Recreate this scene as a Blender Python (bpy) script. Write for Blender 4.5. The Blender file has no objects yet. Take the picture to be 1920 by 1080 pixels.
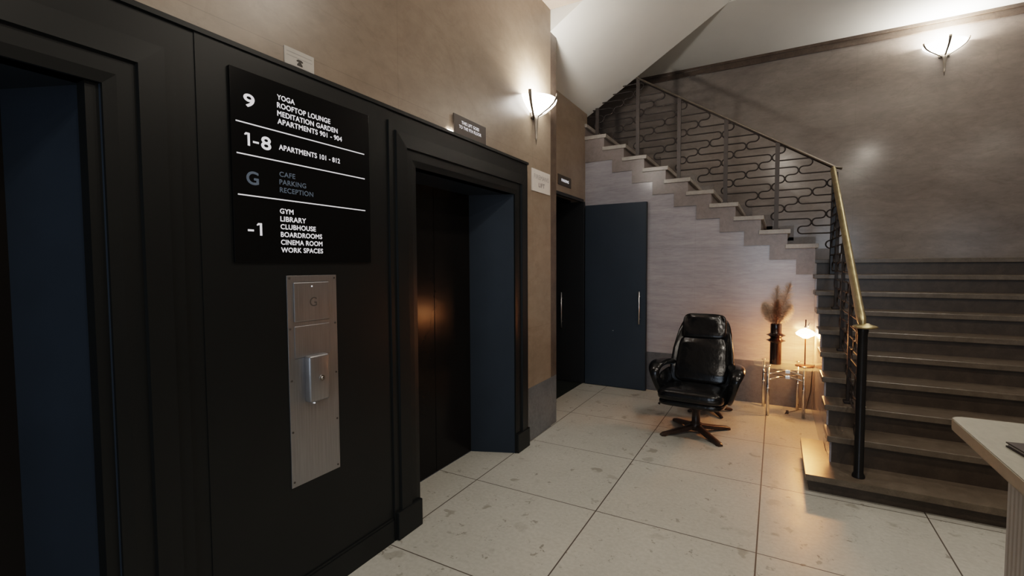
import bpy, bmesh, math, random
from mathutils import Vector, Matrix
random.seed(7)
COL = bpy.context.scene.collection
PI = math.pi

# ------------------------------------------------------------------ materials
def new_mat(name):
    m = bpy.data.materials.new(name); m.use_nodes = True
    nt = m.node_tree; b = nt.nodes['Principled BSDF']
    return m, nt, b

def ramp(nt, stops, src=None):
    r = nt.nodes.new('ShaderNodeValToRGB'); e = r.color_ramp.elements
    while len(e) < len(stops): e.new(0.5)
    for i, (p, c) in enumerate(stops):
        e[i].position = p; e[i].color = (c[0], c[1], c[2], 1)
    if src is not None: nt.links.new(src, r.inputs[0])
    return r

def coords(nt, scale=(1, 1, 1), rot=(0, 0, 0)):
    tc = nt.nodes.new('ShaderNodeTexCoord'); mp = nt.nodes.new('ShaderNodeMapping')
    mp.inputs['Scale'].default_value = scale; mp.inputs['Rotation'].default_value = rot
    nt.links.new(tc.outputs['Object'], mp.inputs[0]); return mp.outputs[0]

def noise(nt, vec, scale, detail=4, rough=0.55, dist=0.0):
    n = nt.nodes.new('ShaderNodeTexNoise'); nt.links.new(vec, n.inputs['Vector'])
    n.inputs['Scale'].default_value = scale; n.inputs['Detail'].default_value = detail
    n.inputs['Roughness'].default_value = rough; n.inputs['Distortion'].default_value = dist
    return n.outputs['Fac']

def mixc(nt, fac, a, b, mode='MIX'):
    n = nt.nodes.new('ShaderNodeMix'); n.data_type = 'RGBA'; n.blend_type = mode
    for s, v in ((n.inputs[0], fac), (n.inputs[6], a), (n.inputs[7], b)):
        if isinstance(v, (int, float)): s.default_value = v
        elif isinstance(v, tuple): s.default_value = (v[0], v[1], v[2], 1)
        else: nt.links.new(v, s)
    return n.outputs[2]

def simple(name, col, rough=0.5, metal=0.0, spec=0.5, var=0.12, vscale=14, bump=0.0, bscale=60, coat=0.0):
    m, nt, b = new_mat(name)
    v = coords(nt); f = noise(nt, v, vscale, 3)
    lo = tuple(c*(1-var) for c in col); hi = tuple(min(1, c*(1+var)) for c in col)
    r = ramp(nt, [(0.3, lo), (0.7, hi)], f); nt.links.new(r.outputs[0], b.inputs['Base Color'])
    b.inputs['Roughness'].default_value = rough; b.inputs['Metallic'].default_value = metal
    b.inputs['Specular IOR Level'].default_value = spec
    b.inputs['Coat Weight'].default_value = coat; b.inputs['Coat Roughness'].default_value = 0.1
    if bump:
        bp = nt.nodes.new('ShaderNodeBump'); bp.inputs['Strength'].default_value = bump
        bp.inputs['Distance'].default_value = 0.01
        nt.links.new(noise(nt, v, bscale, 4), bp.inputs['Height']); nt.links.new(bp.outputs[0], b.inputs['Normal'])
    return m

def marble(name, c0, c1, c2, rough=0.22, stretch=(1, 1, 1), scale=2.2, joints=None, spec=0.5, jcol=0.55):
    m, nt, b = new_mat(name)
    v = coords(nt, stretch)
    n1 = noise(nt, v, scale, 9, 0.62, 0.6); n2 = noise(nt, v, scale*9, 5, 0.7)
    r = ramp(nt, [(0.28, c0), (0.5, c1), (0.72, c2)], n1)
    r2 = ramp(nt, [(0.3, (0.86, 0.85, 0.84)), (0.7, (1.08, 1.07, 1.06))], n2)
    c = mixc(nt, 1.0, r.outputs[0], r2.outputs[0], 'MULTIPLY')
    # thin darker veins
    n3 = noise(nt, v, scale*1.7, 6, 0.6, 1.5)
    vr = ramp(nt, [(0.47, (1, 1, 1)), (0.5, (0.88, 0.86, 0.85)), (0.53, (1, 1, 1))], n3)
    c = mixc(nt, 0.6, c, vr.outputs[0], 'MULTIPLY')
    nt.links.new(c, b.inputs['Base Color'])
    b.inputs['Roughness'].default_value = rough; b.inputs['Specular IOR Level'].default_value = spec
    if joints:      # (axis1, period, offset, axis2, period, offset): hairline slab joints in the stone
        tc = nt.nodes.new('ShaderNodeTexCoord'); sp = nt.nodes.new('ShaderNodeSeparateXYZ')
        nt.links.new(tc.outputs['Object'], sp.inputs[0])
        acc = None
        for ax, per, off, wd in joints:
            a = nt.nodes.new('ShaderNodeMath'); a.operation = 'SUBTRACT'; nt.links.new(sp.outputs[ax], a.inputs[0]); a.inputs[1].default_value = off
            p = nt.nodes.new('ShaderNodeMath'); p.operation = 'PINGPONG'; nt.links.new(a.outputs[0], p.inputs[0]); p.inputs[1].default_value = per/2
            l = nt.nodes.new('ShaderNodeMath'); l.operation = 'LESS_THAN'; nt.links.new(p.outputs[0], l.inputs[0]); l.inputs[1].default_value = wd/2
            if acc is None: acc = l.outputs[0]
            else:
                mx = nt.nodes.new('ShaderNodeMath'); mx.operation = 'MAXIMUM'; nt.links.new(acc, mx.inputs[0]); nt.links.new(l.outputs[0], mx.inputs[1]); acc = mx.outputs[0]
        c2_ = mixc(nt, 1.0, c, (jcol, jcol, jcol), 'MULTIPLY')
        nt.links.new(mixc(nt, acc, c, c2_), b.inputs['Base Color'])
    return m

def emis(name, col, strength, base=0.8):
    m, nt, b = new_mat(name)
    v = coords(nt); f = noise(nt, v, 12, 2); r = ramp(nt, [(0, tuple(c*0.96 for c in col)), (1, col)], f)
    nt.links.new(r.outputs[0], b.inputs['Emission Color']); b.inputs['Emission Strength'].default_value = strength
    b.inputs['Base Color'].default_value = tuple(c*base for c in col)+(1,)
    return m

M = {}
M['wall'] = marble('warm brown marble', (0.215, 0.165, 0.122), (0.262, 0.205, 0.155), (0.31, 0.25, 0.192), 0.32, (1, 0.55, 1.0), 1.6,
                   joints=[('Y', 1.62, 0.35, 0.0035), ('Z', 1.45, 0.97, 0.003)], jcol=0.8)
M['wall_x'] = marble('brown marble stair wall', (0.205, 0.178, 0.158), (0.255, 0.222, 0.198), (0.30, 0.265, 0.238), 0.16, (0.5, 1, 1.3), 1.5,
                     joints=[('X', 1.64, 0.83, 0.003)], jcol=0.85)
M['pale'] = marble('pale lilac travertine', (0.325, 0.315, 0.340), (0.385, 0.370, 0.395), (0.435, 0.415, 0.435), 0.17, (0.35, 1, 2.6), 2.6,
                   joints=[('Z', 0.62, 0.46, 0.0025), ('X', 0.99, 0.182, 0.0025)], jcol=0.86)
M['stringer'] = marble('taupe marble', (0.20, 0.168, 0.158), (0.235, 0.200, 0.188), (0.27, 0.23, 0.215), 0.3, (1, 1, 1), 3)
M['dado'] = marble('grey marble dado', (0.108, 0.112, 0.124), (0.132, 0.137, 0.150), (0.155, 0.160, 0.174), 0.25, (1, 1, 1), 3)
M['trimdark'] = marble('dark brown marble trim', (0.085, 0.062, 0.048), (0.11, 0.082, 0.064), (0.14, 0.108, 0.085), 0.25, (1, 1, 1), 5)
M['skirt'] = marble('brown stone skirting', (0.13, 0.105, 0.088), (0.155, 0.128, 0.108), (0.18, 0.15, 0.128), 0.3, (1, 1, 1), 5)
M['tread'] = marble('light terrazzo tread', (0.30, 0.27, 0.24), (0.36, 0.33, 0.295), (0.42, 0.385, 0.345), 0.3, (1, 1, 1), 9)
M['riser'] = marble('dark terrazzo riser', (0.050, 0.038, 0.029), (0.066, 0.051, 0.039), (0.085, 0.067, 0.052), 0.35, (1, 1, 1), 12)
M['treadlow'] = marble('brown terrazzo tread', (0.095, 0.078, 0.060), (0.125, 0.103, 0.080), (0.16, 0.133, 0.105), 0.28, (1, 1, 1), 12)
M['plaster'] = simple('white plaster', (0.66, 0.65, 0.61), 0.85, var=0.02, vscale=3)
M['lobbyceil'] = simple('lobby ceiling paint', (0.36, 0.29, 0.24), 0.8, var=0.03, vscale=3)
M['black'] = simple('charcoal painted steel', (0.0085, 0.0098, 0.0098), 0.38, 0.0, 0.3, var=0.08, vscale=4)
M['jamb'] = simple('charcoal blue painted jamb', (0.019, 0.028, 0.040), 0.5, 0.0, 0.25, var=0.08, vscale=4)
M['liftdoor'] = simple('dark bronze lift door', (0.0085, 0.0070, 0.0062), 0.2, 0.0, 0.13, var=0.1, vscale=5)
M['board'] = simple('gloss black sign board', (0.003, 0.003, 0.003), 0.2, 0, 0.22, var=0.05)
M['signbrown'] = simple('brown sign board', (0.055, 0.042, 0.033), 0.4, 0, 0.4, var=0.05)
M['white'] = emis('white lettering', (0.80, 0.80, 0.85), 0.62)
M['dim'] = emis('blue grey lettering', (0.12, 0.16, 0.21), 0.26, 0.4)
M['paper'] = simple('paper card', (0.50, 0.47, 0.43), 0.6, var=0.05)
M['paperw'] = simple('white card', (0.70, 0.66, 0.62), 0.6, var=0.04)
M['ink'] = simple('grey ink', (0.06, 0.055, 0.05), 0.7)
M['inkpale'] = simple('faded grey ink', (0.38, 0.355, 0.34), 0.7)
M['blueleaf'] = simple('slate blue painted door', (0.030, 0.043, 0.060), 0.42, 0, 0.45, var=0.06, vscale=3)
M['darkleaf'] = simple('near black painted door', (0.014, 0.015, 0.017), 0.45, 0, 0.4, var=0.06, vscale=3)
M['chrome'] = simple('polished chrome', (0.78, 0.76, 0.74), 0.14, 1.0, 0.5, var=0.02)
M['steelhandle'] = simple('satin steel handle', (0.72, 0.72, 0.74), 0.3, 1.0, 0.5, var=0.02)
M['iron'] = simple('dark iron', (0.034, 0.027, 0.024), 0.45, 0.4, 0.5, var=0.12)
M['ironpost'] = simple('grey brown iron post', (0.058, 0.048, 0.043), 0.45, 0.3, 0.5, var=0.1)
M['newel'] = simple('black steel newel', (0.022, 0.02, 0.019), 0.3, 0.5, 0.5, var=0.1)
M['leather'] = simple('black leather', (0.0055, 0.0055, 0.006), 0.21, 0, 0.5, var=0.2, vscale=10, bump=0.5, bscale=9)
M['wood'] = simple('dark brown wood', (0.045, 0.026, 0.018), 0.35, 0, 0.5, var=0.25, vscale=20)
M['vase'] = simple('dark brown glazed ceramic', (0.022, 0.012, 0.010), 0.15, 0, 0.6, var=0.1)
M['lampmetal'] = simple('dark lamp metal', (0.09, 0.045, 0.03), 0.3, 0.8, 0.5)
M['bulb'] = emis('glowing opal glass', (1.0, 0.40, 0.13), 230)
M['shade'] = emis('lit opal lamp shade', (1.0, 0.60, 0.36), 22)
M['sconceglass'] = emis('glowing frosted glass', (1.0, 0.95, 0.88), 18)
M['countertop'] = marble('pale stone worktop', (0.27, 0.262, 0.22), (0.31, 0.30, 0.255), (0.35, 0.338, 0.29), 0.3, (1, 0.5, 1), 4)
M['flute'] = simple('white fluted timber', (0.62, 0.55, 0.50), 0.5, var=0.05, vscale=6)
M['folder'] = simple('dark brown leather folder', (0.03, 0.022, 0.019), 0.45)
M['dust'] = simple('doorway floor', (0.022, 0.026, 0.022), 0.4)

# brushed steel with fine vertical grain
m, nt, b = new_mat('brushed stainless steel'); v = coords(nt, (1, 1, 1))
f = noise(nt, coords(nt, (1, 90, 1.5)), 3, 3); r = ramp(nt, [(0.3, (0.255, 0.255, 0.265)), (0.7, (0.34, 0.34, 0.35))], f)
nt.links.new(r.outputs[0], b.inputs['Base Color']); b.inputs['Metallic'].default_value = 0.85
rr = ramp(nt, [(0.3, (0.34,)*3), (0.7, (0.46,)*3)], f); nt.links.new(rr.outputs[0], b.inputs['Roughness'])
b.inputs['Anisotropic'].default_value = 0.5
M['steel'] = m
# polished brass with worn streaks along the rail
m, nt, b = new_mat('polished brass')
f = noise(nt, coords(nt, (6, 1, 6)), 5, 5); r = ramp(nt, [(0.3, (0.52, 0.42, 0.23)), (0.7, (0.72, 0.62, 0.38))], f)
nt.links.new(r.outputs[0], b.inputs['Base Color']); b.inputs['Metallic'].default_value = 0.85
rr = ramp(nt, [(0.3, (0.30,)*3), (0.7, (0.45,)*3)], f); nt.links.new(rr.outputs[0], b.inputs['Roughness'])
M['brass'] = m
M['brassdull'] = simple('dulled brass', (0.24, 0.205, 0.17), 0.42, 0.7, 0.5, var=0.15)
# clear smoked glass
m, nt, b = new_mat('clear table glass')      # thin sheet: mostly clear with a glossy face
b.inputs['Roughness'].default_value = 0.04; b.inputs['Specular IOR Level'].default_value = 0.6
f = noise(nt, coords(nt), 4, 2); r = ramp(nt, [(0, (0.42, 0.46, 0.45)), (1, (0.50, 0.54, 0.52))], f); nt.links.new(r.outputs[0], b.inputs['Base Color'])
tr = nt.nodes.new('ShaderNodeBsdfTransparent'); tr.inputs[0].default_value = (0.95, 0.97, 0.96, 1)
mx = nt.nodes.new('ShaderNodeMixShader'); mx.inputs[0].default_value = 0.16
nt.links.new(tr.outputs[0], mx.inputs[1]); nt.links.new(b.outputs[0], mx.inputs[2])
nt.links.new(mx.outputs[0], nt.nodes['Material Output'].inputs[0])
M['glass'] = m
# terrazzo floor: pale slabs 0.87 m, scattered grey chips, dark joints
m, nt, b = new_mat('pale terrazzo floor slabs')
v = coords(nt)
n0 = noise(nt, v, 1.1, 5); base = ramp(nt, [(0.3, (0.43, 0.425, 0.385)), (0.7, (0.52, 0.512, 0.468))], n0).outputs[0]
fine = ramp(nt, [(0.35, (0.92, 0.92, 0.91)), (0.65, (1.04, 1.04, 1.04))], noise(nt, v, 45, 4)).outputs[0]
base = mixc(nt, 1.0, base, fine, 'MULTIPLY')
def chips(scale, seed, size, keep, tone, soft=0.03):
    global base
    mp = nt.nodes.new('ShaderNodeMapping'); mp.inputs['Location'].default_value = (seed, seed*0.7, 0)
    nz = nt.nodes.new('ShaderNodeTexNoise'); nz.inputs['Scale'].default_value = scale*1.6; nt.links.new(v, nz.inputs['Vector'])
    ad = nt.nodes.new('ShaderNodeMix'); ad.data_type = 'RGBA'; ad.blend_type = 'LINEAR_LIGHT'; ad.inputs[0].default_value = 0.07
    nt.links.new(v, ad.inputs[6]); nt.links.new(nz.outputs['Color'], ad.inputs[7]); nt.links.new(ad.outputs[2], mp.inputs[0])
    vo = nt.nodes.new('ShaderNodeTexVoronoi'); vo.inputs['Scale'].default_value = scale; nt.links.new(mp.outputs[0], vo.inputs['Vector'])
    sp = nt.nodes.new('ShaderNodeSeparateColor'); nt.links.new(vo.outputs['Color'], sp.inputs[0])
    g = nt.nodes.new('ShaderNodeMath'); g.operation = 'GREATER_THAN'; g.inputs[1].default_value = keep; nt.links.new(sp.outputs[0], g.inputs[0])
    mr = nt.nodes.new('ShaderNodeMapRange'); mr.inputs[1].default_value = size; mr.inputs[2].default_value = size+soft; mr.inputs[3].default_value = 1; mr.inputs[4].default_value = 0
    nt.links.new(vo.outputs['Distance'], mr.inputs[0])
    mu = nt.nodes.new('ShaderNodeMath'); mu.operation = 'MULTIPLY'; nt.links.new(g.outputs[0], mu.inputs[0]); nt.links.new(mr.outputs[0], mu.inputs[1])
    mu2 = nt.nodes.new('ShaderNodeMath'); mu2.operation = 'MULTIPLY'; nt.links.new(mu.outputs[0], mu2.inputs[0]); nt.links.new(sp.outputs[1], mu2.inputs[1])
    base = mixc(nt, mu2.outputs[0], base, mixc(nt, 1.0, base, tone, 'MULTIPLY'))
chips(7, 3.1, 0.22, 0.72, (0.66, 0.64, 0.61), 0.1)
chips(14, 8.7, 0.20, 0.80, (0.52, 0.50, 0.47), 0.12)
chips(26, 5.2, 0.22, 0.8, (0.6, 0.58, 0.55), 0.1)
tc = nt.nodes.new('ShaderNodeTexCoord'); sp = nt.nodes.new('ShaderNodeSeparateXYZ'); nt.links.new(tc.outputs['Object'], sp.inputs[0])
acc = None
for ax, per, off, wd in (('X', 0.872, -0.062, 0.008), ('Y', 0.867, 0.96, 0.007)):
    a = nt.nodes.new('ShaderNodeMath'); a.operation = 'SUBTRACT'; nt.links.new(sp.outputs[ax], a.inputs[0]); a.inputs[1].default_value = off
    p = nt.nodes.new('ShaderNodeMath'); p.operation = 'PINGPONG'; nt.links.new(a.outputs[0], p.inputs[0]); p.inputs[1].default_value = per/2
    mr = nt.nodes.new('ShaderNodeMapRange'); mr.inputs[1].default_value = wd*0.3; mr.inputs[2].default_value = wd*0.6; mr.inputs[3].default_value = 1; mr.inputs[4].default_value = 0
    nt.links.new(p.outputs[0], mr.inputs[0])
    if acc is None: acc = mr.outputs[0]
    else:
        mx = nt.nodes.new('ShaderNodeMath'); mx.operation = 'MAXIMUM'; nt.links.new(acc, mx.inputs[0]); nt.links.new(mr.outputs[0], mx.inputs[1]); acc = mx.outputs[0]
base = mixc(nt, acc, base, (0.075, 0.06, 0.05))
nt.links.new(base, b.inputs['Base Color'])
rr = ramp(nt, [(0.3, (0.30,)*3), (0.7, (0.42,)*3)], noise(nt, v, 6, 4)); nt.links.new(rr.outputs[0], b.inputs['Roughness'])
b.inputs['Specular IOR Level'].default_value = 0.45
M['floor'] = m

# ------------------------------------------------------------------ mesh helpers
def obj(name, bm, mat, parent=None, smooth=False, mats=None):
    bmesh.ops.recalc_face_normals(bm, faces=bm.faces)
    me = bpy.data.meshes.new(name); bm.to_mesh(me); bm.free()
    for x in (mats or [mat]): me.materials.append(x if not isinstance(x, str) else M[x])
    if smooth:
        for p in me.polygons: p.use_smooth = True
    o = bpy.data.objects.new(name, me); COL.objects.link(o)
    if parent: o.parent = parent
    return o

def sharp(o, ang=0.6):      # smooth shading that keeps real edges crisp
    for p in o.data.polygons: p.use_smooth = True
    o.data.set_sharp_from_angle(angle=ang); return o

def thing(name, label, cat, loc=(0, 0, 0), rotz=0, group=None):
    o = bpy.data.objects.new(name, None); COL.objects.link(o); o.empty_display_size = 0.1
    o.location = loc; o.rotation_euler = (0, 0, rotz); o['label'] = label; o['category'] = cat
    if group: o['group'] = group
    return o

def tag(o, label, cat, group=None):
    o['label'] = label; o['category'] = cat
    if group: o['group'] = group
    return o

def struct(o): o['kind'] = 'structure'; return o

def box(bm, x0, x1, y0, y1, z0, z1, mi=0):
    vs = [bm.verts.new((x, y, z)) for x in (x0, x1) for y in (y0, y1) for z in (z0, z1)]
    for f in ((0, 1, 3, 2), (4, 6, 7, 5), (0, 4, 5, 1), (2, 3, 7, 6), (0, 2, 6, 4), (1, 5, 7, 3)):
        bm.faces.new([vs[i] for i in f]).material_index = mi
    return vs

def bx(*a, bevel=0.0, seg=2):
    bm = bmesh.new()
    box(bm, *a)
    if bevel: bmesh.ops.bevel(bm, geom=bm.edges[:], offset=bevel, segments=seg, profile=0.5, affect='EDGES')
    return bm

def prism(pts, ax, a0, a1, bm=None):   # pts in the plane perpendicular to ax
    bm = bm or bmesh.new()
    def mk(p, a):
        return {'x': (a, p[0], p[1]), 'y': (p[0], a, p[1]), 'z': (p[0], p[1], a)}[ax]
    A = [bm.verts.new(mk(p, a0)) for p in pts]; B = [bm.verts.new(mk(p, a1)) for p in pts]
    bm.faces.new(A); bm.faces.new(B[::-1])
    n = len(pts)
    for i in range(n): bm.faces.new((A[i], B[i], B[(i+1) % n], A[(i+1) % n]))
    return bm

def tube(bm, pts, r, seg=8, cap=True, flat=None):
    pts = [Vector(p) for p in pts]; n = len(pts); rings = []; ref = None
    for i, p in enumerate(pts):
        t = (pts[min(i+1, n-1)]-pts[max(i-1, 0)]).normalized()
        if ref is None:
            ref = Vector((0, 0, 1)) if abs(t.z) < 0.9 else Vector((1, 0, 0))
        u = (ref - t*ref.dot(t))
        if u.length < 1e-4: u = t.orthogonal()
        u.normalize(); w = t.cross(u); ref = u
        rr = r[i] if isinstance(r, (list, tuple)) else r
        fu, fw = (flat if flat else (1, 1))
        rings.append([bm.verts.new(p + u*math.cos(2*PI*k/seg)*rr*fu + w*math.sin(2*PI*k/seg)*rr*fw) for k in range(seg)])
    for a, c in zip(rings, rings[1:]):
        for k in range(seg): bm.faces.new((a[k], a[(k+1) % seg], c[(k+1) % seg], c[k]))
    if cap: bm.faces.new(rings[0][::-1]); bm.faces.new(rings[-1])
    return bm

def lathe(bm, prof, cx=0, cy=0, seg=32, cz=0):
    rings = []
    for r, z in prof:
        if r < 1e-5: rings.append([bm.verts.new((cx, cy, cz+z))])
        else: rings.append([bm.verts.new((cx+r*math.cos(2*PI*k/seg), cy+r*math.sin(2*PI*k/seg), cz+z)) for k in range(seg)])
    for a, c in zip(rings, rings[1:]):
        for k in range(seg):
            k2 = (k+1) % seg
            if len(a) == 1 and len(c) == 1: continue
            if len(a) == 1: bm.faces.new((a[0], c[k2], c[k]))
            elif len(c) == 1: bm.faces.new((a[k], a[k2], c[0]))
            else: bm.faces.new((a[k], a[k2], c[k2], c[k]))
    return bm

def cushion(sx, sy, sz, e=0.35, fn=None, nu=40, nv=24, mat=None, e2=None):
    """superellipsoid pad, half sizes sx, sy, sz; fn displaces a local point"""
    bm = bmesh.new(); e2 = e2 or e
    def c(a, p): v = math.cos(a); return math.copysign(abs(v)**p, v)
    def s(a, p): v = math.sin(a); return math.copysign(abs(v)**p, v)
    rings = []
    for j in range(nv+1):
        ph = -PI/2 + PI*j/nv
        if j in (0, nv): P = [Vector((0, 0, math.copysign(sz, ph)))]
        else: P = [Vector((sx*c(ph, e2)*c(2*PI*i/nu, e), sy*c(ph, e2)*s(2*PI*i/nu, e), sz*s(ph, e2))) for i in range(nu)]
        if fn: P = [fn(p) for p in P]
        if mat: P = [mat @ p for p in P]
        rings.append([bm.verts.new(p) for p in P])
    for a, d in zip(rings, rings[1:]):
        for k in range(nu):
            k2 = (k+1) % nu
            if len(a) == 1: bm.faces.new((a[0], d[k2], d[k]))
            elif len(d) == 1: bm.faces.new((a[k], a[k2], d[0]))
            else: bm.faces.new((a[k], a[k2], d[k2], d[k]))
    return bm

def text_mesh(name, body, mat, parent, axis, x, a0, a1, z0, h, bold=0.012, depth=0.0015):
    """lettering fitted to width a0..a1 and cap height h, baseline z0. axis 'x+': on a wall facing +X"""
    cu = bpy.data.curves.new(name, 'FONT'); cu.body = body; cu.size = 1.0; cu.offset = 0.0; cu.extrude = 0.0; cu.space_character = 1.06
    to = bpy.data.objects.new(name, cu); COL.objects.link(to)
    dg = bpy.context.evaluated_depsgraph_get(); dg.update()
    me = bpy.data.meshes.new_from_object(to.evaluated_get(dg)); COL.objects.unlink(to); bpy.data.objects.remove(to); bpy.data.curves.remove(cu)
    xs = [v.co.x for v in me.vertices]; ys = [v.co.y for v in me.vertices]
    mnx, mxx, mny, mxy = min(xs), max(xs), min(ys), max(ys)
    for v in me.vertices:
        fx = (v.co.x-mnx)/(mxx-mnx); fy = (v.co.y-mny)/(mxy-mny)
        v.co = Vector((x, a0+(a1-a0)*fx, z0+h*fy))
    if bold:      # heavier stroke: overlaid copies nudged by a hair
        bm = bmesh.new(); d = bold*h*1.6
        for i, (dy, dz) in enumerate(((0, 0), (d, 0), (-d, 0), (0, d), (0, -d), (d*.7, d*.7), (-d*.7, -d*.7), (d*.7, -d*.7), (-d*.7, d*.7))):
            n0 = len(bm.verts); bm.from_mesh(me); bm.verts.ensure_lookup_table()
            for v in bm.verts[n0:]: v.co += Vector((0.00004*i, dy, dz))
        bm.to_mesh(me); bm.free()
    me.name = name
    me.materials.clear(); me.materials.append(M[mat])
    o = bpy.data.objects.new(name, me); COL.objects.link(o); o.parent = parent
    return o

# ------------------------------------------------------------------ room shell
XL = -1.80; XW = -1.812; XA = -2.13; YF = 7.3
struct(obj('floor', bx(-2.13, 3.3, -5.1, 5.9, -0.12, 0.0), 'floor'))
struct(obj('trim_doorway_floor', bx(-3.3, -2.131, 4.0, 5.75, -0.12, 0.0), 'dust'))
# left wall: marble above the lift surround, and the pier beyond it
bm = bmesh.new()
box(bm, -2.3, XW, -5.1, 3.955, 2.345, 3.9)
box(bm, -2.3, XW, 3.47, 3.955, 0.46, 2.345)
struct(obj('wall_left', bm, 'wall'))
struct(obj('baseboard_left', bx(-2.3, XW+0.001, 3.47, 3.955, 0, 0.46), 'dado'))
struct(obj('trim_1', bx(-2.3, XW-0.004, 3.955, 4.09, 0.46, 3.62), 'trimdark'))
struct(obj('baseboard_pier', bx(-2.3, XW-0.004, 3.955, 4.09, 0, 0.46), 'dado'))
bm = bmesh.new()
box(bm, -2.3, XA, 4.09, 4.35, 0, 3.6); box(bm, -2.3, XA, 4.35, 5.63, 2.33, 3.6); box(bm, -2.3, XA, 5.63, 5.76, 0, 3.6)
struct(obj('wall_alcove', bm, 'wall'))
# corridor behind the doorway
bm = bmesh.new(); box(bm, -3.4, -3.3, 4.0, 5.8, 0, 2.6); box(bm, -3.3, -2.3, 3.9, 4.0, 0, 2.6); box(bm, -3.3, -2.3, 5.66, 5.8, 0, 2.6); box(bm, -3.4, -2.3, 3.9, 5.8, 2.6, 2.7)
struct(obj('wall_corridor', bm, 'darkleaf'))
# back wall under the upper flight: stepped pale stone
NX, NZ, GO, RI = 0.373, 1.712, 0.2475, 0.1565     # first nosing of the upper flight
steps = []
for k in range(0, 9): steps.append((0.182-0.2452*k, 1.553+0.1556*k))
pts = [(0.362, 0.46), (0.362, 1.398), (0.182, 1.398)]
z = 1.398
for k, (x, zz) in enumerate(steps):
    pts.append((x, zz)); nx = steps[k+1][0] if k+1 < len(steps) else -2.13
    pts.append((nx, zz))
pts = [p for i, p in enumerate(pts) if i == 0 or p != pts[i-1]]
pts += [(-2.13, 0.46)]
struct(obj('wall_back', prism(pts, 'y', 5.70, 5.80), 'pale'))
struct(obj('baseboard_back', bx(-2.13, 0.362, 5.692, 5.80, 0, 0.46), 'dado'))
# far stair wall, right wall, lobby enclosure
struct(obj('wall_far', bx(-3.5, 2.7, YF, YF+0.15, 1.2, 6.6), 'wall_x'))
struct(obj('wall_stair_left', bx(-3.5, -3.4, 5.76, YF, 1.2, 6.6), 'wall_x'))
struct(obj('wall_stair_right', bx(2.55, 2.7, 3.4, YF, 0, 6.6), 'wall_x'))
bm = bmesh.new(); box(bm, 3.2, 3.35, -5.1, 3.5, 0, 3.9); box(bm, 2.7, 3.35, 3.4, 3.55, 0, 3.9)
struct(obj('wall_right', bm, 'wall'))
bm = bmesh.new(); box(bm, -1.9, -1.0, -5.1, -5.0, 0, 3.9); box(bm, 2.4, 3.3, -5.1, -5.0, 0, 3.9); box(bm, -1.0, 2.4, -5.1, -5.0, 2.9, 3.9)
struct(obj('wall_entrance', bm, 'wall'))
# cornice and stepped skirting on the far wall
bm = bmesh.new(); box(bm, -3.4, 2.55, YF-0.03, YF, 4.215, 4.33); box(bm, -3.4, 2.55, YF-0.05, YF-0.02, 4.285, 4.33)
struct(obj('trim_cornice', bm, 'trimdark'))
# ceilings
struct(obj('ceiling', bx(-2.3, 3.35, -5.1, 3.955, 3.80, 3.95), 'lobbyceil'))
bm = prism([(5.83, 4.40), (YF, 4.315), (YF, 6.6), (5.83, 6.6)], 'x', -3.5, 2.7)
struct(obj('ceiling_stair', bm, 'plaster'))
SL = 0.606
bm = prism([(-2.32, 3.42-SL*0.19), (2.7, 3.42+SL*4.83), (2.7, 3.42+SL*4.83+0.3), (-2.32, 3.72+0.2)], 'y', 3.958, 5.83)
struct(obj('ceiling_soffit', bm, 'plaster'))
struct(obj('wall_over_lobby', bx(-2.3, 2.7, 3.8, 3.954, 3.96, 6.6), 'plaster'))

# ------------------------------------------------------------------ lift surround
FP = [(0.0, -0.002), (0.0, 0.012), (0.035, 0.016), (0.085, 0.016), (0.088, 0.030), (0.165, 0.026), (0.168, 0.014), (0.21, 0.014), (0.213, -0.002)]
bm = bmesh.new()
PX0 = -1.86
box(bm, PX0, XL, -5.0, -0.72, 0, 2.345)
box(bm, PX0, XL, 0.87, 1.86, 0, 2.335)
box(bm, PX0, XL-0.006, 0.62, 0.87, 0, 2.335)
box(bm, PX0, XL, 1.86, 2.075, 0, 2.335)
box(bm, PX0, XL, 3.235, 3.47, 0, 2.335)
box(bm, PX0, XL, -0.72, 0.66, 2.06, 2.335); box(bm, PX0, XL, 0.66, 0.87, 2.06, 2.335); box(bm, PX0, XL, 2.075, 3.235, 2.06, 2.335)
box(bm, PX0, XL+0.012, -5.0, 3.474, 2.329, 2.347)      # thin cap ledge
box(bm, PX0, XL+0.004, 0.927, 1.862, 0.13, 2.329)      # centre panel
ls = tag(obj('lift_surround', bm, 'black'), 'charcoal painted metal cladding framing both lifts on the left wall', 'wall panelling')
bm = bmesh.new(); box(bm, XL-0.01, XL+0.014, 0.93, 1.858, 0, 0.12); box(bm, XL-0.01, XL+0.010, 0.93, 1.858, 0.12, 0.132)
obj('skirting', bm, 'black', ls)

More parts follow.
